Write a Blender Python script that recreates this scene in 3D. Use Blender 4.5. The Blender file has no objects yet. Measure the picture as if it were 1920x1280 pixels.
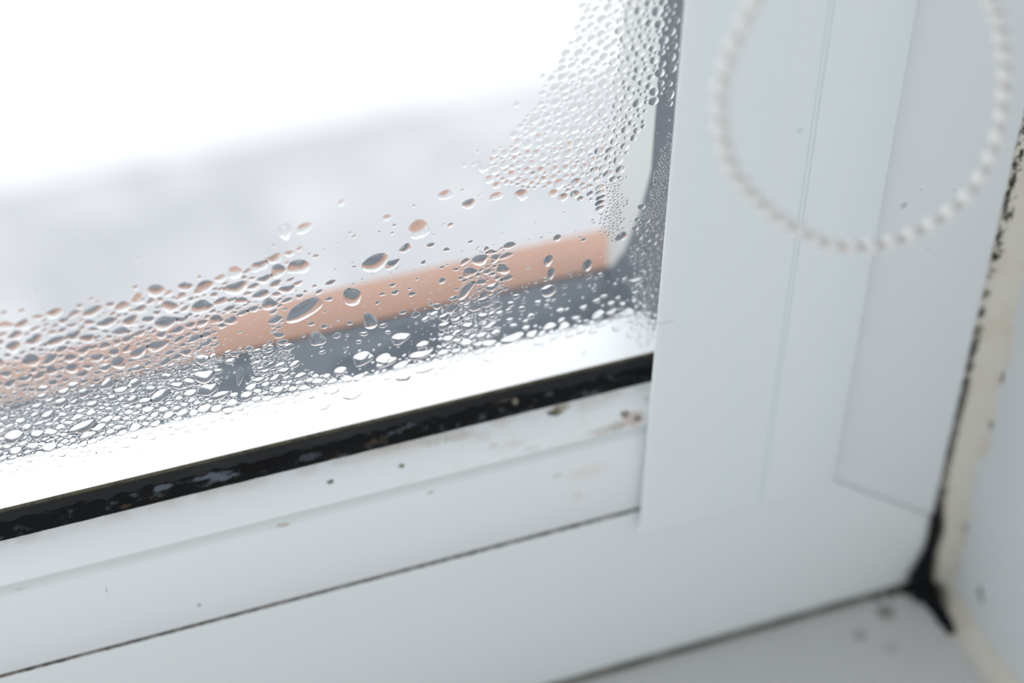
import bpy, math, random
import numpy as np
from mathutils import Matrix, Vector, noise

# ------------------------------------------------------------------ camera, world, exposure
F = 3860.0                                    # focal length in pixels of the 1920 x 1280 frame
CAM = np.array([-0.2306368, -0.464, 0.4851469])
R = np.array([[0.93879072, -0.34406688, 0.01702818],
              [-0.22046838, -0.63806244, -0.73774658],
              [0.26469921, 0.68883547, -0.67486296]])
sc = bpy.context.scene
cd = bpy.data.cameras.new('camera'); cam = bpy.data.objects.new('camera', cd)
sc.collection.objects.link(cam); sc.camera = cam
M4 = Matrix.Identity(4)
for i in range(3):
    M4[i][0] = R[0, i]; M4[i][1] = -R[1, i]; M4[i][2] = -R[2, i]; M4[i][3] = CAM[i]
cam.matrix_world = M4
cd.sensor_width = 36.0; cd.lens = F / 1920 * 36.0
cd.clip_start = 0.01; cd.clip_end = 100
cd.dof.use_dof = True; cd.dof.focus_distance = 0.640
cd.dof.aperture_fstop = (cd.lens / 1000) / 0.018

def proj(x, y, z):
    c = R @ (np.array([x, y, z]) - CAM)
    return 960 + F * c[0] / c[2], 640 + F * c[1] / c[2]
def hit(px, py, axis, val):                   # the point where a line of sight meets a plane of the place
    d = R.T @ np.array([(px - 960) / F, (py - 640) / F, 1.0])
    return CAM + (val - CAM[axis]) / d[axis] * d

w = bpy.data.worlds.new('overcast_sky'); sc.world = w; w.use_nodes = True
nt = w.node_tree; nt.nodes.clear()
tc = nt.nodes.new('ShaderNodeTexCoord'); sx = nt.nodes.new('ShaderNodeSeparateXYZ')
nt.links.new(tc.outputs['Generated'], sx.inputs[0])
mr = nt.nodes.new('ShaderNodeMapRange'); mr.interpolation_type = 'SMOOTHSTEP'
mr.inputs['From Min'].default_value = -0.15; mr.inputs['From Max'].default_value = 0.15
nt.links.new(sx.outputs['Y'], mr.inputs['Value'])
cr = nt.nodes.new('ShaderNodeValToRGB')       # room side: ceiling darker than the far wall
mz = nt.nodes.new('ShaderNodeMapRange'); mz.inputs['From Min'].default_value = -1; mz.inputs['From Max'].default_value = 1
nt.links.new(sx.outputs['Z'], mz.inputs['Value']); nt.links.new(mz.outputs[0], cr.inputs[0])
e = cr.color_ramp.elements
e[0].position = 0.0; e[0].color = (0.66, 0.665, 0.67, 1)
e[1].position = 1.0; e[1].color = (0.34, 0.355, 0.37, 1)
k = cr.color_ramp.elements.new(0.5); k.color = (1.14, 1.15, 1.155, 1)
mx = nt.nodes.new('ShaderNodeMix'); mx.data_type = 'RGBA'
nt.links.new(mr.outputs[0], mx.inputs['Factor']); nt.links.new(cr.outputs[0], mx.inputs[6])
mx.inputs[7].default_value = (1.95, 2.0, 2.06, 1)
bg = nt.nodes.new('ShaderNodeBackground'); wo = nt.nodes.new('ShaderNodeOutputWorld')
nt.links.new(mx.outputs[2], bg.inputs[0]); nt.links.new(bg.outputs[0], wo.inputs[0])
bg.inputs[1].default_value = 1.0

sc.cycles.max_bounces = 32; sc.cycles.glossy_bounces = 20; sc.cycles.transmission_bounces = 28; sc.cycles.transparent_max_bounces = 32
sc.cycles.diffuse_bounces = 5
vs = sc.view_settings
sc.display_settings.display_device = 'sRGB'
vs.view_transform = 'Standard'; vs.look = 'None'; vs.gamma = 1.0; vs.use_curve_mapping = False
vs.exposure = 0.0

# ------------------------------------------------------------------ helpers
C = sc.collection
def link(name, verts, faces, mat, parent=None, smooth=False, kind=None):
    me = bpy.data.meshes.new(name)
    me.from_pydata([tuple(map(float, v)) for v in verts], [], faces); me.update()
    if mat: me.materials.append(mat)
    if smooth: me.shade_smooth()
    o = bpy.data.objects.new(name, me); C.objects.link(o)
    if parent: o.parent = parent
    if kind: o['kind'] = kind
    return o
def empty(name, loc=(0, 0, 0)):
    o = bpy.data.objects.new(name, None); C.objects.link(o); o.location = loc; o.empty_display_size = .01
    return o
def tag(o, label, cat, group=None, kind=None):
    o['label'] = label; o['category'] = cat
    if group: o['group'] = group
    if kind: o['kind'] = kind
    return o
def box(name, x0, x1, y0, y1, z0, z1, mat, parent=None, bevel=0, kind=None):
    v = [(x, y, z) for x in (x0, x1) for y in (y0, y1) for z in (z0, z1)]
    f = [(0, 1, 3, 2), (4, 6, 7, 5), (0, 4, 5, 1), (2, 3, 7, 6), (0, 2, 6, 4), (1, 5, 7, 3)]
    o = link(name, v, f, mat, parent, kind=kind)
    if bevel:
        m = o.modifiers.new('b', 'BEVEL'); m.width = bevel; m.segments = 3
    return o
def prism(name, pts, a, b, axis, mat, parent=None, bevel=0, smooth_angle=None, kind=None):
    """closed outline extruded along an axis; 'x': pts are (y, z); 'z': pts are (x, y); 'y': pts are (x, z)"""
    def P(p, t):
        return {'x': (t, p[0], p[1]), 'z': (p[0], p[1], t), 'y': (p[0], t, p[1])}[axis]
    n = len(pts)
    v = [P(p, a) for p in pts] + [P(p, b) for p in pts]
    f = [tuple(range(n))[::-1], tuple(range(n, 2 * n))] + [(i, (i + 1) % n, n + (i + 1) % n, n + i) for i in range(n)]
    o = link(name, v, f, mat, parent, kind=kind)
    import bmesh
    bm = bmesh.new(); bm.from_mesh(o.data); bmesh.ops.recalc_face_normals(bm, faces=bm.faces); bm.to_mesh(o.data); bm.free()
    if bevel:
        m = o.modifiers.new('b', 'BEVEL'); m.width = bevel; m.segments = 3; m.limit_method = 'ANGLE'; m.angle_limit = math.radians(35)
    if smooth_angle:
        o.data.shade_smooth()
        try: o.data.set_sharp_from_angle(angle=math.radians(smooth_angle))
        except Exception: pass
    return o
def grid(name, nu, nv, fn, mat, parent=None, attr=None, kind=None, smooth=True):
    v = []; at = []
    for i in range(nu + 1):
        for j in range(nv + 1):
            r = fn(i / nu, j / nv); v.append(r[:3]); at.append(r[3] if len(r) > 3 else 0)
    f = [(i * (nv + 1) + j, (i + 1) * (nv + 1) + j, (i + 1) * (nv + 1) + j + 1, i * (nv + 1) + j + 1) for i in range(nu) for j in range(nv)]
    o = link(name, v, f, mat, parent, smooth=smooth, kind=kind)
    if attr:
        a = o.data.attributes.new(attr, 'FLOAT', 'POINT'); a.data.foreach_set('value', np.array(at, dtype=np.float32))
    return o

# ------------------------------------------------------------------ materials
class Mat:
    def __init__(s, name, col, rough=.5, spec=.5, **kw):
        s.m = bpy.data.materials.new(name); s.m.use_nodes = True; s.t = s.m.node_tree
        s.b = s.t.nodes['Principled BSDF']; s.col = col
        s.b.inputs['Base Color'].default_value = (*col, 1); s.b.inputs['Roughness'].default_value = rough
        s.b.inputs['Specular IOR Level'].default_value = spec
        s.out = None
        for k_, v_ in kw.items(): s.b.inputs[k_].default_value = v_
    def n(s, t, **kw):
        x = s.t.nodes.new(t)
        for k_, v_ in kw.items():
            if k_ in x.inputs: x.inputs[k_].default_value = v_
            else: setattr(x, k_, v_)
        return x
    def l(s, a, b): s.t.links.new(a, b)
    def coords(s):
        if not hasattr(s, 'g'): s.g = s.n('ShaderNodeNewGeometry')
        return s.g.outputs['Position']
    def noise(s, scale, detail=4, stretch=None, rough=.55):
        x = s.n('ShaderNodeTexNoise'); x.inputs['Scale'].default_value = scale; x.inputs['Detail'].default_value = detail
        x.inputs['Roughness'].default_value = rough
        p = s.coords()
        if stretch:
            mp = s.n('ShaderNodeMapping'); mp.inputs['Scale'].default_value = stretch; s.l(p, mp.inputs[0]); p = mp.outputs[0]
        s.l(p, x.inputs['Vector']); return x.outputs['Fac']
    def rng(s, v, a, b, c=0., d=1., smooth=True):
        x = s.n('ShaderNodeMapRange'); x.interpolation_type = 'SMOOTHSTEP' if smooth else 'LINEAR'
        for i_, q in zip(('From Min', 'From Max', 'To Min', 'To Max'), (a, b, c, d)): x.inputs[i_].default_value = q
        s.l(v, x.inputs['Value']); return x.outputs[0]
    def math(s, op, a, b=None):
        x = s.n('ShaderNodeMath', operation=op)
        for i_, q in enumerate((a, b)):
            if q is None: continue
            if isinstance(q, (int, float)): x.inputs[i_].default_value = q
            else: s.l(q, x.inputs[i_])
        return x.outputs[0]
    def mix(s, fac, col):                      # lay a colour over what is there
        x = s.n('ShaderNodeMix'); x.data_type = 'RGBA'
        s.l(fac, x.inputs['Factor'])
        if s.out is None: x.inputs[6].default_value = (*s.col, 1)
        else: s.l(s.out, x.inputs[6])
        x.inputs[7].default_value = (*col, 1); s.out = x.outputs[2]; s.l(s.out, s.b.inputs['Base Color'])
        return s
    def bump(s, h, strength=.3, dist=.001):
        x = s.n('ShaderNodeBump'); x.inputs['Strength'].default_value = strength; x.inputs['Distance'].default_value = dist
        s.l(h, x.inputs['Height']); s.l(x.outputs[0], s.b.inputs['Normal']); return s
    def spot(s, p, r, col, amt=1.0, stretch=(1, 1, 1), soft=.5, wob=None):
        """a stain of its own shape: distance to a point, edge broken by noise"""
        sb = s.n('ShaderNodeVectorMath', operation='SUBTRACT'); s.l(s.coords(), sb.inputs[0]); sb.inputs[1].default_value = p
        ml = s.n('ShaderNodeVectorMath', operation='MULTIPLY'); s.l(sb.outputs[0], ml.inputs[0]); ml.inputs[1].default_value = stretch
        ln = s.n('ShaderNodeVectorMath', operation='LENGTH'); s.l(ml.outputs[0], ln.inputs[0])
        d = ln.outputs['Value']
        if wob is not None: d = s.math('ADD', d, s.math('MULTIPLY', s.math('SUBTRACT', wob, .5), r * 1.6))
        return s.mix(s.rng(d, r * (1 - soft), r * (1 + soft), amt, 0), col)

PVC = (.80, .845, .86)
pvc = Mat('white_pvc', PVC, .38, .45)
pvc.mix(pvc.rng(pvc.noise(9, 3, (1, 1, .15)), .35, .75, 0, .25), (.76, .815, .84))
pvc_stile = Mat('stile_pvc', (.78, .83, .85), .42, .4)
pvc_stile.mix(pvc_stile.rng(pvc_stile.noise(160, 3, (1, 1, .03)), .40, .75, 0, .22), (.74, .81, .83))
q = hit(1248, 604, 1, -.02); pvc_stile.spot(tuple(q), .0014, (.55, .52, .50), .35, (.5, 1, 2), .6, pvc_stile.noise(900, 2))
q = hit(1500, 244, 1, -.02); pvc_stile.spot(tuple(q), .0011, (.45, .52, .56), .35, (1, 1, 1), .5)
pvc_jamb = Mat('jamb_pvc', (.76, .80, .825), .42, .4)
pvc_jamb.mix(pvc_jamb.rng(pvc_jamb.noise(14, 3), .4, .75, 0, .25), (.74, .765, .79))
for px, py, r in ((1727, 355, .0004), (1740, 466, .0005), (1790, 356, .0004), (1695, 385, .0012), (1660, 452, .0006), (1620, 600, .0004)):
    pvc_jamb.spot(tuple(hit(px, py, 1, -.015)), r, (.40, .38, .36), .6, (1, 1, 1), .5)

# sash rail: clean white with dirt specks and tide marks
sash = Mat('sash_pvc', (.83, .86, .885), .33, .5)
wn = sash.noise(700, 3); wn2 = sash.noise(120, 3)
sash.mix(sash.rng(sash.noise(10, 3, (.3, 1, 3)), .4, .75, 0, .3), (.78, .825, .835))
# brownish film on the bead near the right end
xr = sash.n('ShaderNodeSeparateXYZ'); sash.l(sash.coords(), xr.inputs[0])
fx = sash.rng(xr.outputs['X'], -.19, -.05); fz = sash.rng(xr.outputs['Z'], -.0115, -.0065)
film = sash.math('MULTIPLY', sash.math('MULTIPLY', fx, fz), sash.rng(wn2, .42, .62, .0, .24))
sash.mix(film, (.74, .70, .63))
edge = sash.math('MULTIPLY', sash.rng(xr.outputs['Z'], -.0022, .0006), sash.rng(wn2, .35, .6, .08, .38))
sash.mix(edge, (.55, .47, .40))
groove_shade = sash.math('MULTIPLY', sash.rng(xr.outputs['Z'], -.0150, -.0115), sash.rng(xr.outputs['Z'], -.0082, -.0088))
sash.mix(sash.math('MULTIPLY', groove_shade, .75), (.66, .715, .72))  # shade of the groove below the bead, put into the colour as a darker band
def bead_pt(px, py):                            # the sloping glazing bead y = -.004 .. -.0142
    best = None
    for i in range(60):
        t = i / 59; y = -.004 - t * .0102; p = hit(px, py, 1, y); zb = .0009 - t * .0081
        if best is None or abs(p[2] - zb) < best[0]: best = (abs(p[2] - zb), p)
    return tuple(best[1])
for px, py, r, col, a, st in (
        (1040, 772, .0013, (.07, .06, .04), 1.0, (.6, 1, 1)), (1052, 764, .0014, (.30, .25, .16), .7, (.5, 1, 1)),
        (1172, 777, .0012, (.10, .08, .06), 1.0, (.8, 1, .9)), (1185, 786, .0026, (.50, .38, .33), .7, (.6, 1, 1)), (1196, 784, .0010, (.22, .19, .15), .9, (.6, 1, 1)),
        (1157, 799, .0016, (.36, .34, .28), .6, (.5, 1, 1)), (1130, 808, .0015, (.45, .43, .38), .5, (.3, 1, 1)),
        (753, 873, .0007, (.20, .17, .12), .95, (.7, 1, 1)), (620, 903, .0008, (.12, .12, .11), .95, (.8, 1, 1)),
        (815, 826, .0016, (.52, .49, .42), .5, (.3, 1, 1)), (740, 832, .0018, (.55, .52, .46), .55, (.25, 1, 1)), (860, 818, .0014, (.5, .47, .42), .45, (.3, 1, 1)),
        (905, 818, .0015, (.62, .59, .54), .4, (.5, 1, .5)), (925, 836, .0010, (.6, .57, .52), .4, (.6, 1, .5)), (965, 832, .0012, (.64, .61, .56), .4, (.3, 1, 1)),
        (996, 840, .0010, (.62, .6, .55), .4, (.4, 1, 1)), (1212, 748, .0009, (.5, .47, .42), .5, (1, 1, .6)), (1110, 760, .0018, (.66, .63, .57), .35, (.3, 1, 1))):
    sash.spot(bead_pt(px, py), r, col, a, st, .55, wn)
for px, py, r, col, a, st in (
        (630, 968, .0007, (.30, .27, .22), .9, (.8, 1, 1)), (808, 926, .0010, (.32, .28, .22), .8, (.7, 1, 1)), (825, 912, .0007, (.35, .33, .28), .6, (.5, 1, 1)),
        (532, 988, .0013, (.42, .33, .22), .75, (.4, 1, 1.2)), (515, 990, .0010, (.5, .42, .34), .5, (.3, 1, 1)), (373, 1134, .0006, (.28, .28, .28), .85, (1, 1, .7)),
        (37, 1109, .0014, (.50, .44, .42), .55, (.5, 1, 1.5)), (48, 1106, .0007, (.45, .40, .38), .5, (.4, 1, 1)), (1045, 893, .0010, (.5, .48, .44), .5, (.6, 1, 1)),
        (1083, 930, .0016, (.72, .68, .58), .4, (1, 1, .6)), (1100, 885, .0030, (.78, .73, .68), .5, (.4, 1, 1)), (200, 1106, .0011, (.4, .4, .42), .6, (5, 1, .6)),
        (640, 905, .0010, (.5, .47, .42), .3, (.4, 1, 1)), (705, 895, .0012, (.52, .49, .43), .4, (.3, 1, 1)), (930, 882, .0009, (.5, .48, .45), .35, (.4, 1, 1)), (995, 860, .0010, (.55, .52, .48), .3, (.3, 1, 1))):
    sash.spot(tuple(hit(px, py, 1, -.015)), r, col, a, st, .5, wn)

rubber = Mat('black_rubber', (.014, .016, .018), .55, .2)
rubber.mix(rubber.rng(rubber.noise(60, 4, (.4, 1, 1)), .45, .7, 0, .6), (.028, .030, .030))
xr = rubber.n('ShaderNodeSeparateXYZ'); rubber.l(rubber.coords(), xr.inputs[0])
rubber.mix(rubber.math('MULTIPLY', rubber.rng(xr.outputs['Z'], .0099, .0104), rubber.rng(rubber.noise(500, 3), .3, .6, .4, 1)), (.085, .075, .045))
rubber.bump(rubber.noise(1500, 3), .4, .0002)
crust = Mat('wet_black_mould', (.005, .006, .007), .62, .12)
crust.mix(crust.rng(crust.noise(260, 5, (.7, 1, 1)), .53, .68, 0, .85), (.070, .082, .098))
crust.mix(crust.rng(crust.noise(170, 4, (.6, 1, 1)), .62, .72, 0, .7), (.085, .06, .038))
crust.bump(crust.noise(1400, 5), .8, .0004)

cn = crust.noise(500, 4)
for px, py, r, col, a, st in ((425, 892, .0050, (.115, .135, .165), .9, (.95, .5, 3.6)), (388, 896, .003, (.11, .13, .16), .9, (.7, .5, 3)), (306, 916, .0022, (.11, .13, .16), .9, (.7, .5, 2)), (580, 857, .0028, (.06, .07, .09), .8, (.8, .5, 2.2)), (700, 830, .002, (.05, .04, .03), .6, (.5, .5, 2)),
        (488, 870, .0080, (.004, .004, .005), 1, (.8, .5, 2.4)), (345, 893, .0060, (.005, .005, .006), 1, (.9, .5, 2)), (968, 755, .0012, (.20, .18, .14), .9, (1, .5, 1)), (235, 948, .0011, (.07, .05, .03), .7, (.6, .5, 1.5)), (165, 945, .0010, (.07, .05, .03), .7, (.6, .5, 1.5))):
    crust.spot(tuple(hit(px, py, 1, -.0036)), r, col, a, st, .3, cn)
grime = Mat('grime_line', (.30, .275, .24), .8, .1)
g1 = grime.noise(260, 4, (1, 1, 1))
grime.mix(grime.rng(g1, .42, .55), (.06, .048, .036))
grime.mix(grime.rng(grime.noise(60, 3), .55, .66, 0, .7), (.38, .36, .33))
grime2 = Mat('sill_joint_grime', (.20, .195, .17), .8, .1)
grime2.mix(grime2.rng(grime2.noise(60, 4), .4, .6), (.12, .115, .10))
jointm = Mat('jamb_gap', (.40, .37, .37), .8, .1)

caulk = Mat('old_sealant', (.66, .64, .58), .55, .3)
caulk.mix(caulk.rng(caulk.noise(70, 4), .45, .7, 0, .6), (.58, .54, .45))
at = caulk.n('ShaderNodeAttribute'); at.attribute_name = 'mould'
caulk.mix(caulk.rng(at.outputs['Fac'], .35, .62), (.26, .25, .21))
caulk.mix(caulk.rng(at.outputs['Fac'], .60, .85), (.018, .018, .018))
caulk.bump(caulk.noise(500, 4), .3, .0004)
black = Mat('black_mould', (.010, .012, .014), .85, .1)
black.mix(black.rng(black.noise(200, 4), .55, .75, 0, .6), (.035, .033, .027))
mouldspot = Mat('mould_speck', (.10, .10, .095), .9, .05)

plaster = Mat('painted_plaster', (.66, .695, .71), .8, .2)
plaster.mix(plaster.rng(plaster.noise(12, 5), .4, .7, 0, .4), (.64, .655, .66))
plaster.bump(plaster.noise(260, 5), .35, .0006)
sillm = Mat('sill_board', (.60, .605, .60), .42, .4)
sillm.mix(sillm.rng(sillm.noise(20, 4), .4, .7, 0, .4), (.57, .57, .565))
for px, py, r, a in ((1660, 1147, .0034, .8), (1612, 1191, .0027, .45), (1671, 1214, .0026, .25)):
    sillm.spot(tuple(hit(px, py, 2, -.138)), r, (.15, .145, .13), a, (1, 1, 1), .6)

outpvc = Mat('outside_white_pvc', (.90, .905, .91), .3, .5)
outpvc.mix(outpvc.rng(outpvc.noise(90, 4, (.5, 1, 1)), .55, .72, 0, .25), (.70, .71, .72))
slate = Mat('slate_grey_flashing', (.125, .145, .17), .6, .3)
slate.mix(slate.rng(slate.noise(70, 4, (.5, 1, 1)), .45, .65, 0, .85), (.065, .08, .10))
terra = Mat('terracotta', (.46, .285, .22), .75, .25)
terra.mix(terra.rng(terra.noise(45, 4), .4, .7, 0, .55), (.46, .31, .25))
render_ = Mat('outside_render', (.60, .61, .60), .85, .1)
render_.bump(render_.noise(200, 4), .3, .001)
darkseal = Mat('dark_outer_seal', (.105, .115, .135), .6, .3)
gravel = Mat('grey_gravel', (.60, .605, .625), .9, .1)
gravel.mix(gravel.rng(gravel.noise(2.3, 6, None, .62), .42, .60, 0, .9), (.50, .51, .53))
gravel.mix(gravel.rng(gravel.noise(5.5, 3), .5, .66, 0, .6), (.74, .74, .75))
paving = Mat('white_paving', (.93, .93, .93), .8, .2)
paving.mix(paving.rng(paving.noise(3, 3), .5, .7, 0, .3), (.88, .88, .89))

# thin window glass: a clear pane with its mirror reflection
glass = bpy.data.materials.new('window_glass'); glass.use_nodes = True
t = glass.node_tree; t.nodes.clear()
o_ = t.nodes.new('ShaderNodeOutputMaterial'); tr = t.nodes.new('ShaderNodeBsdfTransparent'); gl = t.nodes.new('ShaderNodeBsdfGlossy')
gl.inputs['Roughness'].default_value = 0.0; gl.inputs['Color'].default_value = (1, 1, 1, 1)
fr = t.nodes.new('ShaderNodeFresnel'); fr.inputs['IOR'].default_value = 1.5
ms = t.nodes.new('ShaderNodeMixShader'); tr.inputs[0].default_value = (.985, .99, .99, 1)
gg = t.nodes.new('ShaderNodeNewGeometry'); inv = t.nodes.new('ShaderNodeMath'); inv.operation = 'SUBTRACT'; inv.inputs[0].default_value = 1.0
t.links.new(gg.outputs['Backfacing'], inv.inputs[1]); mu = t.nodes.new('ShaderNodeMath'); mu.operation = 'MULTIPLY'
t.links.new(inv.outputs[0], mu.inputs[0]); t.links.new(fr.outputs[0], mu.inputs[1]); t.links.new(mu.outputs[0], ms.inputs[0]); t.links.new(tr.outputs[0], ms.inputs[1]); t.links.new(gl.outputs[0], ms.inputs[2]); t.links.new(ms.outputs[0], o_.inputs[0])
water = Mat('water', (1, 1, 1), 0.0, .5)
water.b.inputs['IOR'].default_value = 1.333; water.b.inputs['Transmission Weight'].default_value = 1.0
beadm = Mat('white_plastic_bead', (.70, .69, .685), .4, .4)
cordm = Mat('white_cord', (.52, .50, .47), .8, .2)

# ------------------------------------------------------------------ the window
XL, ZT = -.92, .92                              # how far the window runs to the left and up
win = empty('window_1'); win['kind'] = 'structure'
mm = lambda pts: [(a / 1000, b / 1000) for a, b in pts]
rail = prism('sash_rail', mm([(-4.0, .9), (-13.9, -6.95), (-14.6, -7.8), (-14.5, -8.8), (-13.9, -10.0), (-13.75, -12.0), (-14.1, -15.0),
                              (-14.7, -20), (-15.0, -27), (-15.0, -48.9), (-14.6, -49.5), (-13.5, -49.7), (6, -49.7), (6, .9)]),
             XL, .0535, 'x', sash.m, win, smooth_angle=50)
box('glass_pane', XL, .006, 0, .004, -.004, ZT, glass, win)
gk = prism('gasket', mm([(0, 10.5), (-.7, 10.6), (-1.3, 10.2), (-1.9, 8.2), (-2.4, 6), (-3.2, 3.2), (-4.1, .85), (0, .85)]), XL, .0, 'x', rubber.m, win, smooth_angle=60)
def crust_fn(u, v):
    x = -.275 + u * .282
    bits = noise.noise(Vector((x * 160, v * 2.2, 3))) * .6 + noise.noise(Vector((x * 420, v * 5, 7))) * .4 + noise.noise(Vector((x * 1100, v * 9, 1))) * .25
    top = .66 + .16 * noise.noise(Vector((x * 45, 5, 2))) + .20 * noise.noise(Vector((x * 230, 1, 2)))
    s = v * top
    y = -.0042 + s * .0026; z = .0006 + s * .0092
    h = (.00025 + .0006 * bits) * math.sin(math.pi * min(1, max(0, .05 + .9 * v)))
    return (x, y - .7 * h, z + .4 * h)
cr_ = grid('mould_crust', 700, 12, crust_fn, crust.m, gk, kind='stuff')
stp = [(-9.9, -19.2), (-9.8, -19.6), (-9.4, -19.9), (-8.8, -20.0), (-5, -20.15), (10, -20.2), (30, -20.1),
       (36.1, -20.0), (36.35, -19.5), (36.7, -19.5), (36.95, -20.1), (37.5, -20.1), (37.75, -19.4), (38.3, -19.4), (38.6, -20.0),
       (50, -20.1), (65.5, -20.0), (66.6, -19.7), (67, -19.0), (67, -15.1), (-4.5, -15.1)]
stile = prism('sash_stile', mm(stp), -.0575, ZT, 'z', pvc_stile.m, win, smooth_angle=35)
box('stile_body', .0015, .064, -.0149, -.0005, -.049, ZT, pvc_stile.m, win)
box('stile_outer', .0107, .064, .0046, .0345, -.004, ZT, outpvc.m, win)
box('jamb_gap', .0671, .0688, -.0154, -.0149, -.062, ZT, jointm.m, win)
# outer frame: bottom member and right jamb meet in a slanted joint
g = .00035
bot = prism('frame_rail', [(XL, -.0507), (.0552 - g, -.0507), (.1194 - g, -.1001 - g), (.1194, -.1365), (XL, -.1365)], -.0150, .030, 'y', pvc.m, win, bevel=.0005)
jam = prism('frame_jamb', [(.0552 + g, -.0507), (.1194, -.1001 + g), (.1194, ZT), (.0552 + g, ZT)], -.0150, .030, 'y', pvc_jamb.m, win, bevel=.0005)
link('frame_joint', [(.0545, -.0144, -.0503), (.1194, -.0144, -.1008), (.1194, -.0144, -.0994), (.0560, -.0144, -.0503)], [(0, 1, 2, 3)], jointm.m, win)
# dirty gap between sash and frame
def gap_fn(u, v):
    x = XL + u * (.0535 - XL)
    wv = .00030 + .00016 * noise.noise(Vector((x * 260, 0, 0))) + .00010 * noise.noise(Vector((x * 900, 4, 0))) + .00022 * max(0, min(1, (x + .12) / .12))
    return (x, -.01515 + .0001 * abs(v - .5), -.0502 + (v - .5) * 2 * wv * 1.35)
grid('grime_line', 2600, 2, gap_fn, grime.m, win)
box('gap_back', XL, .0535, -.0140, -.0128, -.0508, -.0496, grime.m, win)
# head and left stile close the opening out of view
box('sash_head', XL, .0015, -.016, .03, ZT - .06, ZT + .02, pvc.m, win)
box('sash_stile_far', XL - .05, XL, -.020, .03, -.1365, ZT + .02, pvc_stile.m, win)

# outside half of the frame
prism('outer_rail', mm([(4.3, 4.0), (30.5, -1.2), (32.6, -1.9), (33.5, -3.2), (33.5, -45), (7, -45), (4.3, -4)]), XL, .06, 'x', outpvc.m, win, smooth_angle=30)
box('outer_seal', .0100, .0106, .0046, .0345, -.0035, ZT, darkseal.m, win)
box('outer_seal', .0100, .0640, .0346, .0352, -.0035, ZT, darkseal.m, win)

# ------------------------------------------------------------------ walls, sill, outside
YR = .0785; XP = float(hit(1137, 478, 1, YR)[0])   # the outer wall reveal: its face and its far edge
box('wall_below', -1.4, .4, -.0145, .0855, -1.0, -.1375, plaster.m, kind='structure')
w_core = box('wall_outside_ledge', -1.4, .4, .0345, .1005, -.1375, -.0214, render_.m, kind='structure')
def wall_fn(u, v):
    y = -.014 - u * .50; z = -.75 + v * 1.9
    return (.1265 + .0010 * noise.noise(Vector((y * 30, z * 30, 2))), y, z)
wr = grid('wall_right', 60, 200, wall_fn, plaster.m, kind='structure')
m = wr.modifiers.new('s', 'SOLIDIFY'); m.thickness = .15; m.offset = -1
box('wall_right_core', .1205, .4, -.0148, .0345, -1.0, 1.15, plaster.m, kind='structure')
box('wall_above', -1.4, .4, -.0148, .0855, ZT + .021, 1.3, plaster.m, kind='structure')
box('wall_left', -1.4, XL - .051, -.0148, .0855, -.137, ZT + .02, plaster.m, kind='structure')
sill = box('window_sill_board', -1.1, .1262, -.24, -.0146, -.160, -.138, sillm.m, bevel=.002)
tag(sill, 'grey-white window sill board under the window frame, with faint round stains', 'window sill')
joint = box('sill_joint', -1.0, .119, -.0162, -.0146, -.1381, -.1354, grime2.m, kind='structure')

sf = tag(box('slate_flashing', -1.2, XP - .0002, .0353, .0779, -.0212, -.0200, slate.m),
    'dark slate grey strip outside the glass, between white frame and terracotta', 'flashing')
tr_o = prism('terracotta_ledge', mm([(78.7, -21.3), (78.7, -19.5), (79.3, -19), (98, -19), (101, -20.5), (102.5, -25), (102.5, -43), (100.6, -43), (100.6, -21.3)]), -1.2, XP + .030, 'x', terra.m, smooth_angle=40)
tag(tr_o, 'orange terracotta ledge running outside the wet window pane', 'ledge')
box('wall_reveal', XP, .4, .0355, YR, -.0213, 1.15, render_.m, bevel=.001, kind='structure')
up = prism('flashing_upstand', [(.0356, -.0199), (YR - .001, -.0199), (YR - .001, -.0185), (.070, -.012), (.060, .004), (.050, .028), (.044, .050), (.0356, .085)], XP - .0012, XP - .0001, 'x', slate.m, sf)
box('ground', -6, 9, .5, 3.47, -2.6, -2.5, gravel.m, kind='structure')
box('ground_paving', -12, 15, 3.47, 16, -2.6, -2.497, paving.m, kind='structure')

# ------------------------------------------------------------------ sealant in the corner
def nz(*a): return noise.noise(Vector(a))
def side_caulk(u, v):                          # fillet between jamb and right wall
    z = -.138 + u * .60
    wd = 1 + .10 * nz(z * 40, 0, 3)
    x0, y0 = .1172, -.0152; x1, y1 = .1267, -.0268
    th = v * math.pi / 2
    x = x0 + (x1 - x0) * math.sin(th) * 1.0; y = y0 + (y1 - y0) * wd * (1 - math.cos(th))
    x -= 0.0004 * nz(z * 150, v * 3, 1)
    n1 = nz(z * 230, v * 6, 9); n2 = nz(z * 700, v * 16, 4); n3 = nz(z * 60, v * 2, 8)
    lo_ = max(0, min(1, (.03 - z) / .05))
    m_ = (.62 + .16 * lo_) * math.exp(-((v - .08) / (.16 + .06 * lo_)) ** 2) * (.75 + .25 * lo_ + (.9 - .6 * lo_) * n1 + .5 * n2) + .18 * n3
    if z > .025: m_ += .50 * math.exp(-((v - .20) / .16) ** 2) * (.3 + 1.4 * n2 + .9 * n1)
    m_ += .95 * math.exp(-((v - .90) / .09) ** 2) * max(0, n1 * 2.2 + .25 * n2 - .15) * (1 if z < .0 else .2)
    m_ += 1.1 * math.exp(-((z + .108) / .010) ** 2) * math.exp(-((v - .15) / .25) ** 2)
    m_ += .9 * max(0, min(1, (-.112 - z) / .012)) * max(0, 1 - v * 1.3)
    return (x, y, z, m_)
sealant = empty('sealant', (.12, -.02, -.138))
def child_of_sealant(o):
    o.parent = sealant; o.matrix_parent_inverse = Matrix.Translation((-.12, .02, .138)); return o
tag(sealant, 'cream sealant with black mould in the corner between window frame and wall', 'sealant')
child_of_sealant(grid('sealant_bead', 900, 22, side_caulk, caulk.m, attr='mould'))
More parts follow.
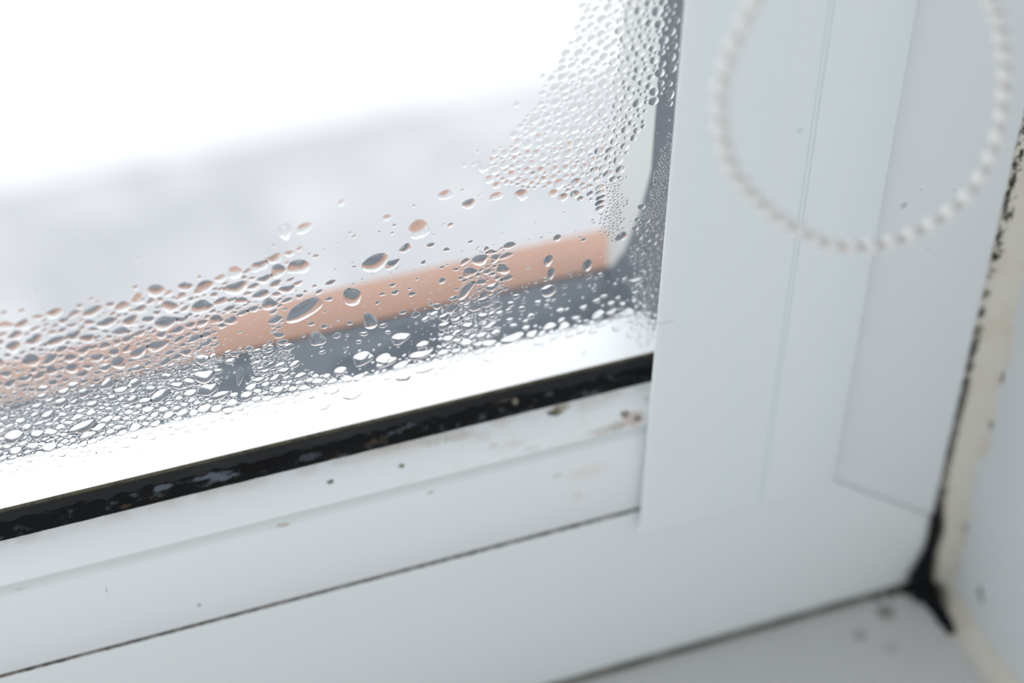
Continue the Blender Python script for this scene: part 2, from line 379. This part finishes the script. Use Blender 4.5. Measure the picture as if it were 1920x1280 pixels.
def sill_caulk(u, v):                          # fillet between wall and sill, running to the room
    y = -.0152 - u * .20
    wd = 1 + .12 * nz(y * 50, 0, 7)
    x0, z0 = .1267 - .0085 * wd, -.1378; x1, z1 = .1267, -.1378 + .0085 * wd
    th = v * math.pi / 2
    x = x0 + (x1 - x0) * math.sin(th); z = z0 + (z1 - z0) * (1 - math.cos(th))
    n1 = nz(y * 200, v * 5, 2); n3 = nz(y * 60, v * 2, 3)
    m_ = 1.15 * math.exp(-((y + .020) / .016) ** 2) * max(0, 1 - v * .9) + .35 * math.exp(-((v - .08) / .12) ** 2) * (.8 + n1) + .12 * n3
    m_ += .8 * math.exp(-((v - .88) / .08) ** 2) * max(0, n1 * 2 - .3)
    return (x, y, z, m_)
child_of_sealant(grid('sealant_bead', 400, 18, sill_caulk, caulk.m, attr='mould'))
# thick black growth in the corner
def blob(name, c, rad, seed, mat, amp=.25, nu=28, nv=16):
    v = []; f = []
    for j in range(nv + 1):
        for i in range(nu):
            th = 2 * math.pi * i / nu; ph = math.pi * j / nv
            d = Vector((math.sin(ph) * math.cos(th), math.sin(ph) * math.sin(th), math.cos(ph)))
            s = 1 + amp * noise.noise(d * 2.3 + Vector((seed, 0, 0))) + amp * .5 * noise.noise(d * 6 + Vector((0, seed, 0)))
            v.append((c[0] + rad[0] * s * d.x, c[1] + rad[1] * s * d.y, c[2] + rad[2] * s * d.z))
    for j in range(nv):
        for i in range(nu):
            f.append((j * nu + i, j * nu + (i + 1) % nu, (j + 1) * nu + (i + 1) % nu, (j + 1) * nu + i))
    return v, f
def merged(name, parts, mat):
    V = []; Fc = []
    for v, f in parts:
        b = len(V); V += v; Fc += [tuple(q + b for q in p) for p in f]
    return link(name, V, Fc, mat, smooth=True)
parts = []
mould_path = [(.1175, -.0158, -.099, .0015), (.1180, -.0160, -.104, .0019), (.1182, -.0162, -.109, .0016), (.1180, -.0165, -.114, .0019), (.1175, -.0168, -.119, .0025),
              (.1168, -.0172, -.124, .0034), (.1160, -.0176, -.129, .0044), (.1160, -.0184, -.1335, .0052), (.1170, -.021, -.1362, .0050), (.1110, -.0166, -.1368, .0026), (.1050, -.0164, -.1372, .0018), (.0985, -.0162, -.1374, .0014),
              (.1180, -.026, -.1372, .0036), (.1184, -.031, -.1374, .0030), (.1182, -.036, -.1375, .0030), (.1180, -.0405, -.1376, .0022)]
for i, (x, y, z, r) in enumerate(mould_path):
    parts.append(blob('m', (x, y, z), (r, r * (.35 if i < 8 else 1.1), r * (1.3 if i < 8 else .55)), i * 3.1, None, .35))
mo = merged('black_mould', parts, black.m)
tag(mo, 'black mould patch filling the lower corner of frame, wall and sill', 'mould', kind='stuff')
# mould specks on wall and sealant
sp = []
rs = random.Random(5)
for px, py, r in ((1890, 610, .0010), (1885, 635, .0014), (1881, 652, .0012), (1877, 680, .0010), (1838, 820, .0022), (1834, 835, .0018), (1820, 905, .0020), (1815, 925, .0017),
                  (1803, 965, .0022), (1806, 985, .0021), (1836, 1110, .0018), (1840, 1125, .0014), (1858, 727, .0013), (1848, 715, .0015), (1918, 490, .0010), (1862, 560, .0008)):
    p = hit(px, py, 0, .1262)
    sp.append(blob('s', (p[0] + .0004, p[1], p[2]), (.0003, r * .8, r * 1.2), px, None, .5, 14, 8))
ms_ = merged('mould_specks', sp, mouldspot.m)
tag(ms_, 'grey-black mould specks scattered along the sealant on the right wall', 'mould', kind='stuff')

# ------------------------------------------------------------------ blind chain
YC = -.10
ctrl = [(-.004, .36), (-.016, .275), (-.0262, .238), (-.0300, .2185), (-.0345, .203), (-.0361, .188), (-.0325, .170), (-.0245, .1578), (-.0145, .1478), (-.001, .1385), (.0145, .1352),
        (.029, .1385), (.0395, .1465), (.0452, .160), (.0455, .178), (.0408, .195), (.0352, .2065), (.028, .228), (.020, .265), (.012, .36)]
def cat(p, n=24):
    P = [np.array(q) for q in p]; P = [2 * P[0] - P[1]] + P + [2 * P[-1] - P[-2]]; out = []
    for i in range(1, len(P) - 2):
        a, b, c, d = P[i - 1:i + 3]
        for k_ in range(n):
            t_ = k_ / n
            out.append(.5 * (2 * b + (c - a) * t_ + (2 * a - 5 * b + 4 * c - d) * t_ ** 2 + (3 * b - a - 3 * c + d) * t_ ** 3))
    out.append(P[-2]); return np.array(out)
path = cat(ctrl)
seg = np.r_[0, np.cumsum(np.linalg.norm(np.diff(path, axis=0), axis=1))]
chain = empty('blind_chain', (.0145, YC, .1352))
tag(chain, 'looped white beaded blind chain hanging in front of the frame', 'blind chain')
def tube(pts, r, n=8):
    v = []; f = []
    for i, p in enumerate(pts):
        tdir = (pts[min(i + 1, len(pts) - 1)] - pts[max(i - 1, 0)]).normalized()
        a = tdir.cross(Vector((0, 1, 0))).normalized(); b = tdir.cross(a)
        for k_ in range(n):
            th = 2 * math.pi * k_ / n; v.append(p + a * r * math.cos(th) + b * r * math.sin(th))
    for i in range(len(pts) - 1):
        for k_ in range(n): f.append((i * n + k_, i * n + (k_ + 1) % n, (i + 1) * n + (k_ + 1) % n, (i + 1) * n + k_))
    return v, f
L0 = Vector(chain.location)
cp = [Vector((-.004, YC, .90)) - L0] + [Vector((p[0], YC + .004 * math.sin(p[1] * 40), p[1])) - L0 for p in path[::3]] + [Vector((.012, YC, .90)) - L0]
v, f = tube(cp, .0011); link('cord', v, f, cordm.m, chain, smooth=True)
bv, bf = blob('b', (0, 0, 0), (.00235, .00235, .00245), 0, None, 0, 20, 12)
proto = None
spc = .0061; nb = int(seg[-1] / spc)
for i in range(nb + 1):
    s_ = i * spc
    x = np.interp(s_, seg, path[:, 0]); z = np.interp(s_, seg, path[:, 1])
    if proto is None: proto = link('bead', bv, bf, beadm.m, chain, smooth=True); o = proto
    else: o = proto.copy(); C.objects.link(o); o.parent = chain
    o.location = Vector((x, YC + .004 * math.sin(z * 40), z)) - L0
pul = box('chain_pulley', -.012, .020, YC - .006, YC + .006, .895, .915, beadm.m)
pul.parent = chain; pul.location = -L0

# ------------------------------------------------------------------ water on the glass
rnd = random.Random(11); rng = np.random.default_rng(7)
def inpoly(x, y, P):
    c = False; j = len(P) - 1
    for i in range(len(P)):
        if (P[i][1] > y) != (P[j][1] > y) and x < (P[j][0] - P[i][0]) * (y - P[i][1]) / (P[j][1] - P[i][1]) + P[i][0]: c = not c
        j = i
    return c
def Ttop(x): return float(np.interp(x, [0, 200, 400, 520, 600, 740, 870, 930, 1230], [575, 535, 490, 440, 415, 385, 330, 360, 380]))
def Wln(x): return 870 - .245 * x
def Gln(x): return 955 - .244 * x
P1 = [(1300, -60), (1120, -60), (1095, 20), (1070, 80), (1045, 130), (1000, 205), (955, 265), (900, 305), (925, 345), (1000, 350), (1050, 372), (1108, 372), (1150, 335), (1180, 280), (1203, 228), (1240, 188), (1300, 188)]
P1edge = [(1120, -60), (1095, 20), (1045, 110), (1000, 160), (930, 240), (840, 310), (900, 350), (990, 330), (1060, 130), (1130, 0)]
CL = {'dark clear': [(408, 682), (470, 668), (488, 700), (450, 745), (402, 728)],
      'orange clear': [(400, 612), (505, 578), (512, 640), (396, 668)],
      'mid': [(530, 560), (600, 535), (830, 480), (875, 470), (850, 560), (800, 600), (690, 640), (560, 668), (530, 640)],
      'slate': [(560, 665), (700, 630), (830, 592), (820, 640), (730, 690), (600, 705), (560, 700)],
      'right slate': [(940, 548), (1140, 512), (1200, 500), (1190, 570), (1100, 596), (930, 640)],
      'right orange': [(955, 470), (1140, 425), (1200, 430), (1195, 500), (1130, 520), (960, 560), (945, 520)]}
DENSE2 = [(850, 500), (905, 465), (955, 470), (948, 560), (930, 660), (830, 690), (800, 640), (850, 560)]
COL1 = [(500, 600), (560, 640), (610, 670), (640, 720), (560, 760), (470, 720), (505, 660)]
RSTRIP = [(1195, 405), (1212, 385), (1270, 400), (1262, 470), (1250, 640), (1190, 640), (1180, 520), (1188, 460)]
def rw(region): return region
def spec(x, y):
    """what size of drop (width in picture units) may sit here: (min, max, keep, irregularity, region)"""
    G = Gln(x)
    if y > G - 6: return None
    jx = 16 * noise.noise(Vector((x / 26, y / 26, 1))) + 10 * noise.noise(Vector((x / 9, y / 9, 4)))
    jy = 16 * noise.noise(Vector((x / 26, y / 26, 8))) + 10 * noise.noise(Vector((x / 9, y / 9, 6)))
    x0_, y0_ = x, y; x += jx; y += jy
    W = Wln(x); T = Ttop(x); SE = 1290 - .093 * y0_
    if inpoly(x, y, P1): return (8, 21, .97, .10, 'corner') if y < 188 or x < 1205 else None
    if inpoly(x, y, P1edge): return (7, 16, .35, .12, 'corner')
    if 190 < y0_ < 410 and x0_ > SE - 4 - max(0, y0_ - 215) * .24 + jx * .6: return (1.8, 5, min(1, .1 + (y0_ - 200) / 120), .1, 'mist')
    if 190 < y0_ < 400 and x0_ > SE - 50: return (3, 8, .12, .1, 'mist')
    if 1120 < x < 1168 and 330 < y < 445: return (2.5, 6, .85, .08, 'mist')
    if inpoly(x, y, RSTRIP): return (4, 17, .95, .25, 'strip')
    if y < T: 
        if x < 860 and y > T - 60: return (8, 20, .10, .2, 'band top')
        return None
    for k_, P in CL.items():
        if inpoly(x, y, P):
            if k_ == 'right orange': return (3, 12, .28, .2, 'over ledge')
            if k_ == 'mid': return (4, 17, .45, .3, 'over ledge')
            return ((5, 15, .49, .25, 'clear') if k_ == 'right slate' else (2.0, 9, .49, .2, 'clear'))
    if inpoly(x, y, DENSE2): return (5, 26, .95, .35, 'dense')
    if inpoly(x, y, COL1): return (4, 24, .97, .25, 'dense')
    if x > 860 and y < 430 and x < 1236: return (3, 9, .16, .1, 'sparse')
    if x > 1140 and y < 505: return (3, 8, .15, .1, 'sparse')
    s = (y - T) / max(1, (W - T))
    if y > W:
        q = (y - W) / (G - W)
        if x < 520: return (3, 22, .75 if q < .30 else (.25 if q < .5 else .03), .35, 'rail')
        return (7, 26, .65 if q < .3 else (.3 if q < .55 else .08), .3, 'rail')
    if x < 880:
        if s < .12: return (8, 20, .30, .2, 'band top')
        if s < .50 and x < 560: return (10 if s < .35 else 5, 38, .86, .34, 'band')
        if s < .50: return (5, 20, .28, .35, 'band')
        return (2.0, 29, .97, .25, 'lower')
    if y < 500: return (3, 14, .35, .2, 'over ledge')
    return (5, 24, .9, .3, 'strip')

drops = []                                     # (x, z, a, b, rot, irr, region, special label)
cell = .006; cells = {}
def fits(x, z, r, pack):
    cx, cz = int(math.floor(x / cell)), int(math.floor(z / cell))
    for i in range(cx - 1, cx + 2):
        for j in range(cz - 1, cz + 2):
            for (X, Z, A) in cells.get((i, j), ()):
                if (X - x) ** 2 + (Z - z) ** 2 < ((A + r) * pack) ** 2: return False
    return True
def put(x, z, r): cells.setdefault((int(math.floor(x / cell)), int(math.floor(z / cell))), []).append((x, z, r))
def rad(px, py, wpx):
    a = hit(px - wpx / 2, py, 1, 0.); b = hit(px + wpx / 2, py, 1, 0.)
    return float(np.linalg.norm(a - b)) / 2 * .93
# the large ones, each where it sits
SPECIAL = [
    (785, 430, 46, 34, 1.5, .30, 'fat drop shaped like a tilted heart, above the terracotta ledge and nearest the droplet cluster'),
    (703, 492, 42, 42, 1.9, .10, 'round fat drop just above the terracotta ledge, below the tilted heart-shaped one'),
    (560, 500, 42, 32, 0, .30, 'large orange-tinted drop standing clear above the terracotta ledge with a bright lower edge'),
    (570, 581, 88, 32, .42, .22, 'largest drop, long and slanting, lying across the upper edge of the terracotta ledge'),
    (660, 556, 34, 40, .6, .25, 'dark curved drop inside the terracotta strip, right of the largest drop'),
    (443, 540, 46, 28, .1, .28, 'wide drop with pointed ends above the terracotta, left of the round orange-tinted one'),
    (382, 538, 44, 24, .35, .25, 'slanting lens-shaped drop left of the wide pointed drop'),
    (378, 575, 40, 30, .2, .3, 'wide drop directly under the slanting lens-shaped drop'),
    (534, 434, 24, 34, .3, .25, 'narrow upright drop alone high above the band of condensation'),
    (570, 428, 34, 20, .3, .2, 'flat oval drop high on the pane beside the narrow upright one'),
    (835, 365, 28, 20, .1, .2, 'soft oval drop on the clear grey area left of the droplet cluster'),
    (905, 312, 22, 26, .3, .2, 'drop at the lower left tip of the droplet cluster'),
    (879, 382, 26, 20, .1, .15, 'brown-tinted oval drop below the droplet cluster tip'),
    (1003, 222, 22, 20, .1, .15, 'round drop on the left fringe of the droplet cluster'),
    (930, 368, 30, 14, .2, .3, 'flat drop under the cluster, above the terracotta ledge'), (978, 365, 26, 22, .4, .3, 'brown-tinted drop with a tail under the droplet cluster'),
    (1048, 345, 22, 20, .2, .1, 'round dark-edged drop at the bottom rim of the droplet cluster'), (1078, 364, 18, 16, .2, .1, 'small round drop at the lowest point of the droplet cluster'),
    (694, 602, 28, 32, .4, .3, 'cup-shaped drop across the lower edge of the terracotta strip'), (595, 635, 30, 30, .5, .3, 'cup-shaped drop on the dark strip left of the middle'),
    (383, 706, 40, 28, .1, .30, 'bright wide drop with a dark underside beside the clear dark patch'), (390, 730, 38, 26, .5, .3, 'slanting bright drop under the wide one by the clear dark patch'),
    (450, 705, 14, 36, -.2, .3, 'thin upright drop inside the clear dark patch'), (413, 741, 38, 14, .1, .35, 'flat dark drop along the bottom of the clear dark patch'),
    (462, 742, 26, 16, .6, .3, 'curved drop at the lower right of the clear dark patch'),
    (155, 800, 62, 20, .22, .35, 'longest flat drop low on the left of the pane'), (25, 818, 38, 28, .3, .3, 'bright square-cornered drop at the far lower left of the pane'),
    (300, 742, 40, 24, .4, .3, 'pointed bright drop above the long slanting runs at the left'), (165, 815, 34, 14, .2, .3, 'flat drop tucked under the longest flat drop'),
    (222, 680, 30, 26, .6, .3, 'dark-centred drop in the left band over the terracotta'), (58, 675, 36, 28, .2, .2, 'round blurred drop at the far left over the terracotta'),
    (260, 660, 40, 20, .3, .3, 'dark-topped wide drop over the terracotta in the left band'), (295, 648, 44, 22, .15, .3, 'wide drop with two bright humps in the left band'),
    (135, 690, 28, 22, .1, .2, 'rounded bright drop in the left band below the terracotta line'), (105, 640, 44, 20, .0, .25, 'wide flat orange drop in the left band'),
    (173, 584, 46, 20, .45, .2, 'slanting drop at the upper fringe of the left band'), (230, 575, 34, 22, .3, .2, 'rounded drop at the upper fringe of the left band'),
    (200, 605, 40, 22, .0, .3, 'wide triangular orange drop below the upper fringe of the left band'), (245, 602, 36, 22, -.1, .25, 'triangular orange drop beside the wide one in the left band'),
    (292, 545, 34, 28, .7, .2, 'steeply slanting drop at the top fringe of the band'), (310, 605, 44, 30, .1, .3, 'broad orange drop at the middle of the left band'),
    (505, 570, 30, 26, .2, .3, 'dark-topped drop left of the largest drop'), (490, 552, 34, 20, .2, .25, 'flat drop joined to the row left of the largest drop'),
    (680, 672, 42, 26, .1, .40, 'ragged bright drop at the foot of the dark strip'), (722, 676, 42, 24, .3, .4, 'second ragged bright drop right of the first at the foot of the dark strip'),
    (750, 634, 38, 20, .1, .35, 'ragged-topped wide drop over the dark strip'), (788, 665, 40, 18, -.05, .3, 'white flat drop with a black shadow under it by the white outer rail'),
    (755, 703, 30, 30, .6, .25, 'rounded clear drop over the white outer rail'), (795, 692, 36, 16, -.1, .2, 'flat clear drop over the white outer rail'),
    (660, 737, 46, 24, .1, .25, 'dark-centred drop low over the white outer rail'), (612, 752, 30, 34, -.6, .3, 'upright drop over the white outer rail near the seal'),
    (1028, 545, 30, 24, .5, .25, 'cup-shaped drop hanging below the column of drops on the terracotta'), (1028, 488, 18, 22, 0, .2, 'upper drop of the column on the terracotta'), (1033, 512, 15, 22, 0, .2, 'middle drop of the column on the terracotta'),
    (1101, 497, 20, 22, 0, .15, 'round drop at the right end of the terracotta strip'), (1165, 443, 22, 16, .5, .2, 'slanting drop right of the terracotta end'), (1045, 446, 15, 14, 0, .1, 'round dark drop on the upper edge of the terracotta, right half'),
    (1190, 528, 36, 14, .1, .3, 'dark flat drop near the stile'), (960, 634, 44, 18, .1, .35, 'wavy wide drop under the dark strip, right of the middle'), (900, 487, 32, 22, .1, .25, 'white-topped wide drop at the edge of the dense clump'),
    (955, 460, 24, 14, .1, .2, 'flat drop on the terracotta edge right of the dense clump'), (873, 545, 46, 16, .9, .3, 'long curved drop running diagonally through the dense clump'), (620, 530, 20, 12, .3, .3, 'small flat drop over the largest drop'),
    (735, 495, 30, 18, .6, .35, 'jagged drop between the round fat drop and the heart-shaped one'), (760, 465, 22, 18, .6, .3, 'small jagged drop under the heart-shaped drop'),
    (100, 950, 0, 0, 0, 0, None)]
for k_ in range(7):                             # short vertical strings of drops
    SPECIAL.append((1125 + rnd.uniform(-2, 2), 352 + k_ * 9.5, 20, 11, .25, .08, None)) if k_ < 5 else None
def ell(px, py, wpx, hpx, rot):
    s_ = rad(px, py, 10) / 5; return wpx / 2 * s_, hpx / 2 * s_ / .80
for (px, py, wp, hp, rot, irr, lab) in SPECIAL:
    if wp == 0: continue
    p = hit(px, py, 1, 0.); a, b = ell(px, py, wp, hp, rot)
    drops.append([p[0], p[2], a / 1, b / 1, rot, irr, 'string' if lab is None else 'special', lab])
    dx, dz = math.cos(rot), math.sin(rot)
    nn = 3 if wp > 1.4 * hp else 1
    for q_ in range(nn):
        t_ = (q_ - (nn - 1) / 2) * (a - b) * .8
        put(p[0] + dx * t_, p[2] + dz * t_, min(a, b) * 1.02)
ncand = 520000
X = rng.uniform(-12, 1285, ncand); Y = rng.uniform(-40, 960, ncand)
specs = []
for x, y in zip(X, Y):
    s_ = spec(x, y)
    if s_ is None: continue
    specs.append((x, y) + s_)
# size classes from large to small: the small ones fill what the large ones leave
rounds = [(34, 22, .035), (22, 14, .18), (14, 9, .30), (9, 5.5, .5), (5.5, 3.6, .8), (3.6, 1.8, 1.0)]
pos = 0
nspec = len(specs); share = [.05, .09, .08, .12, .26, .40]
for (hi, lo, _), sh in zip(rounds, share):
    n_ = int(nspec * sh)
    for (x, y, mn, mxw, keep, irr, reg) in specs[pos:pos + n_]:
        a_ = max(lo, mn); b_ = min(hi, mxw)
        if b_ <= a_: continue
        if rnd.random() > keep: continue
        if keep < .5 and rnd.random() > keep * 1.0: continue
        if reg in ('lower', 'dense', 'strip') and hi >= 22 and rnd.random() > (.35 if hi < 30 else .10): continue
        if reg == 'corner' and hi >= 22 and rnd.random() > .4: continue
        if keep < .5 and rnd.random() > (.16 if reg == 'clear' and hi > 9 else .06): continue
        wpx = rnd.uniform(a_, b_)
        p = hit(x, y, 1, 0.); r = rad(x, y, wpx)
        asp = rnd.uniform(.85, 1.05) if reg in ('corner', 'mist', 'sparse') else rnd.uniform(.60, .95)
        rr = r * math.sqrt(asp)
        if not fits(p[0], p[2], rr, .99 if reg in ('corner', 'band', 'lower', 'dense', 'strip') else 1.08): continue
        put(p[0], p[2], rr)
        sc_ = math.sqrt(1 / asp)
        rot = rnd.gauss(.10, .22) if reg not in ('corner',) else rnd.gauss(.2, .3)
        drops.append([p[0], p[2], rr * sc_, rr / sc_, rot, irr * (.6 if wpx < 9 else 1), reg, None])
    pos += n_
print('drops', len(drops))

def drop_mesh(a, b, rot, irr, ns, nr, seed, cang=(35, 53)):
    """a dome of water with a flat back on the glass, heavier at its foot; local x along the rail, z up, -y into the room"""
    r_ = random.Random(seed)
    ph = [r_.uniform(0, 6.28) for _ in range(6)]; am = [irr * r_.uniform(.3, 1) * q_ for q_ in (.0, .55, .42, .18, .07, .03)]
    ca = math.radians(r_.uniform(*cang)); H = min(a, b) * math.tan(ca / 2) * r_.uniform(.9, 1.15)
    sag = r_.uniform(.10, .30) if max(a, b) > .0008 else .05
    v = []
    out = []
    for i in range(ns):
        th = 2 * math.pi * i / ns
        s_ = 1 + sum(am[k_] * math.cos((k_ + 1) * th + ph[k_]) for k_ in range(1, 6))
        x = a * s_ * math.cos(th); z = b * s_ * math.sin(th)
        out.append((x * math.cos(rot) - z * math.sin(rot), x * math.sin(rot) + z * math.cos(rot)))
    for k_ in range(nr):
        q_ = math.sin((1 - k_ / nr) * math.pi / 2) if nr > 2 else 1 - k_ / nr
        hh = H * (1 - q_ ** 2)
        for (x, z) in out: v.append((x * q_, -hh, z * q_ - sag * b * (1 - q_ ** 2)))
    top = len(v); v.append((0, -H, -sag * b)); 
    f = []
    for k_ in range(nr - 1):
        for i in range(ns):
            j = (i + 1) % ns; f.append((k_ * ns + i, k_ * ns + j, (k_ + 1) * ns + j, (k_ + 1) * ns + i))
    for i in range(ns): f.append(((nr - 1) * ns + i, (nr - 1) * ns + (i + 1) % ns, top))
    base = tuple(range(ns))[::-1]
    return v, f, base
EPS = .00002
drops.sort(key=lambda d: -d[2] * d[3])
sel = [d for d in drops if d[7]] + [d for d in drops if not d[7]]
big = sel[:300]; rest = sel[300:]
LAB = {'corner': ('round droplet in the dense cluster at the upper right of the pane', 'round droplets clustered at the upper right of the pane'),
       'string': ('flat droplet in the short vertical string under the cluster', 'short string of droplets under the cluster'),
       'mist': ('tiny droplet on the glass beside the white stile', 'tiny droplets beside the stile'),
       'strip': ('clear droplet over the dark strip near the white stile', 'droplets over the dark strip near the stile'),
       'band top': ('faint oval droplet on the upper fringe of the condensation band', 'droplets on the upper fringe of the band'),
       'band': ('irregular orange-tinted droplet in the condensation band above the dark strip', 'irregular droplets in the left band'),
       'lower': ('wide clear droplet in the crowded lower left of the pane', 'crowded droplets at the lower left of the pane'),
       'dense': ('clear droplet in a dense clump across terracotta and dark strip', 'droplets in the dense clumps'),
       'over ledge': ('separate small droplet lying over the terracotta strip', 'separate droplets over the terracotta'),
       'clear': ('small droplet inside the clear patch over the dark strip', 'droplets in the clear patches'),
       'sparse': ('lone small droplet on the clear grey glass below the cluster', 'lone droplets below the cluster'),
       'rail': ('clear droplet over the white outer rail low on the pane', 'droplets over the white outer rail')}
wat = water.m
for i, (x, z, a, b, rot, irr, reg, lab) in enumerate(big):
    v, f, base = drop_mesh(a, b, rot, irr, 40, 8, i * 7 + 3, (48, 64) if reg in ('rail', 'lower') else (35, 53))
    o = link('water_drop', v, f + [base], wat)
    me = o.data; sm = np.ones(len(me.polygons), dtype=bool); sm[-1] = False
    me.polygons.foreach_set('use_smooth', sm)
    o.location = (x, -EPS, z)
    if lab: tag(o, lab, 'water drop', 'large drops on the pane')
    else: tag(o, LAB[reg][0], 'water drop', LAB[reg][1])
V = []; Fc = []; SM = []
for i, (x, z, a, b, rot, irr, reg, lab) in enumerate(rest):
    m_ = max(a, b)
    ns, nr = (20, 5) if m_ > .0009 else ((14, 4) if m_ > .0005 else (10, 3))
    v, f, base = drop_mesh(a, b, rot, irr, ns, nr, i * 5 + 1, (48, 64) if reg in ('rail', 'lower') else (35, 53))
    n0 = len(V)
    V += [(p[0] + x, p[1] - EPS, p[2] + z) for p in v]
    Fc += [tuple(q_ + n0 for q_ in p) for p in f] + [tuple(q_ + n0 for q_ in base)]
    SM += [True] * len(f) + [False]
o = link('condensation', V, Fc, wat)
o.data.polygons.foreach_set('use_smooth', np.array(SM, dtype=bool))
tag(o, 'fine beads of condensation filling in between the larger drops on the pane', 'condensation', kind='stuff')
print('verts', len(V))
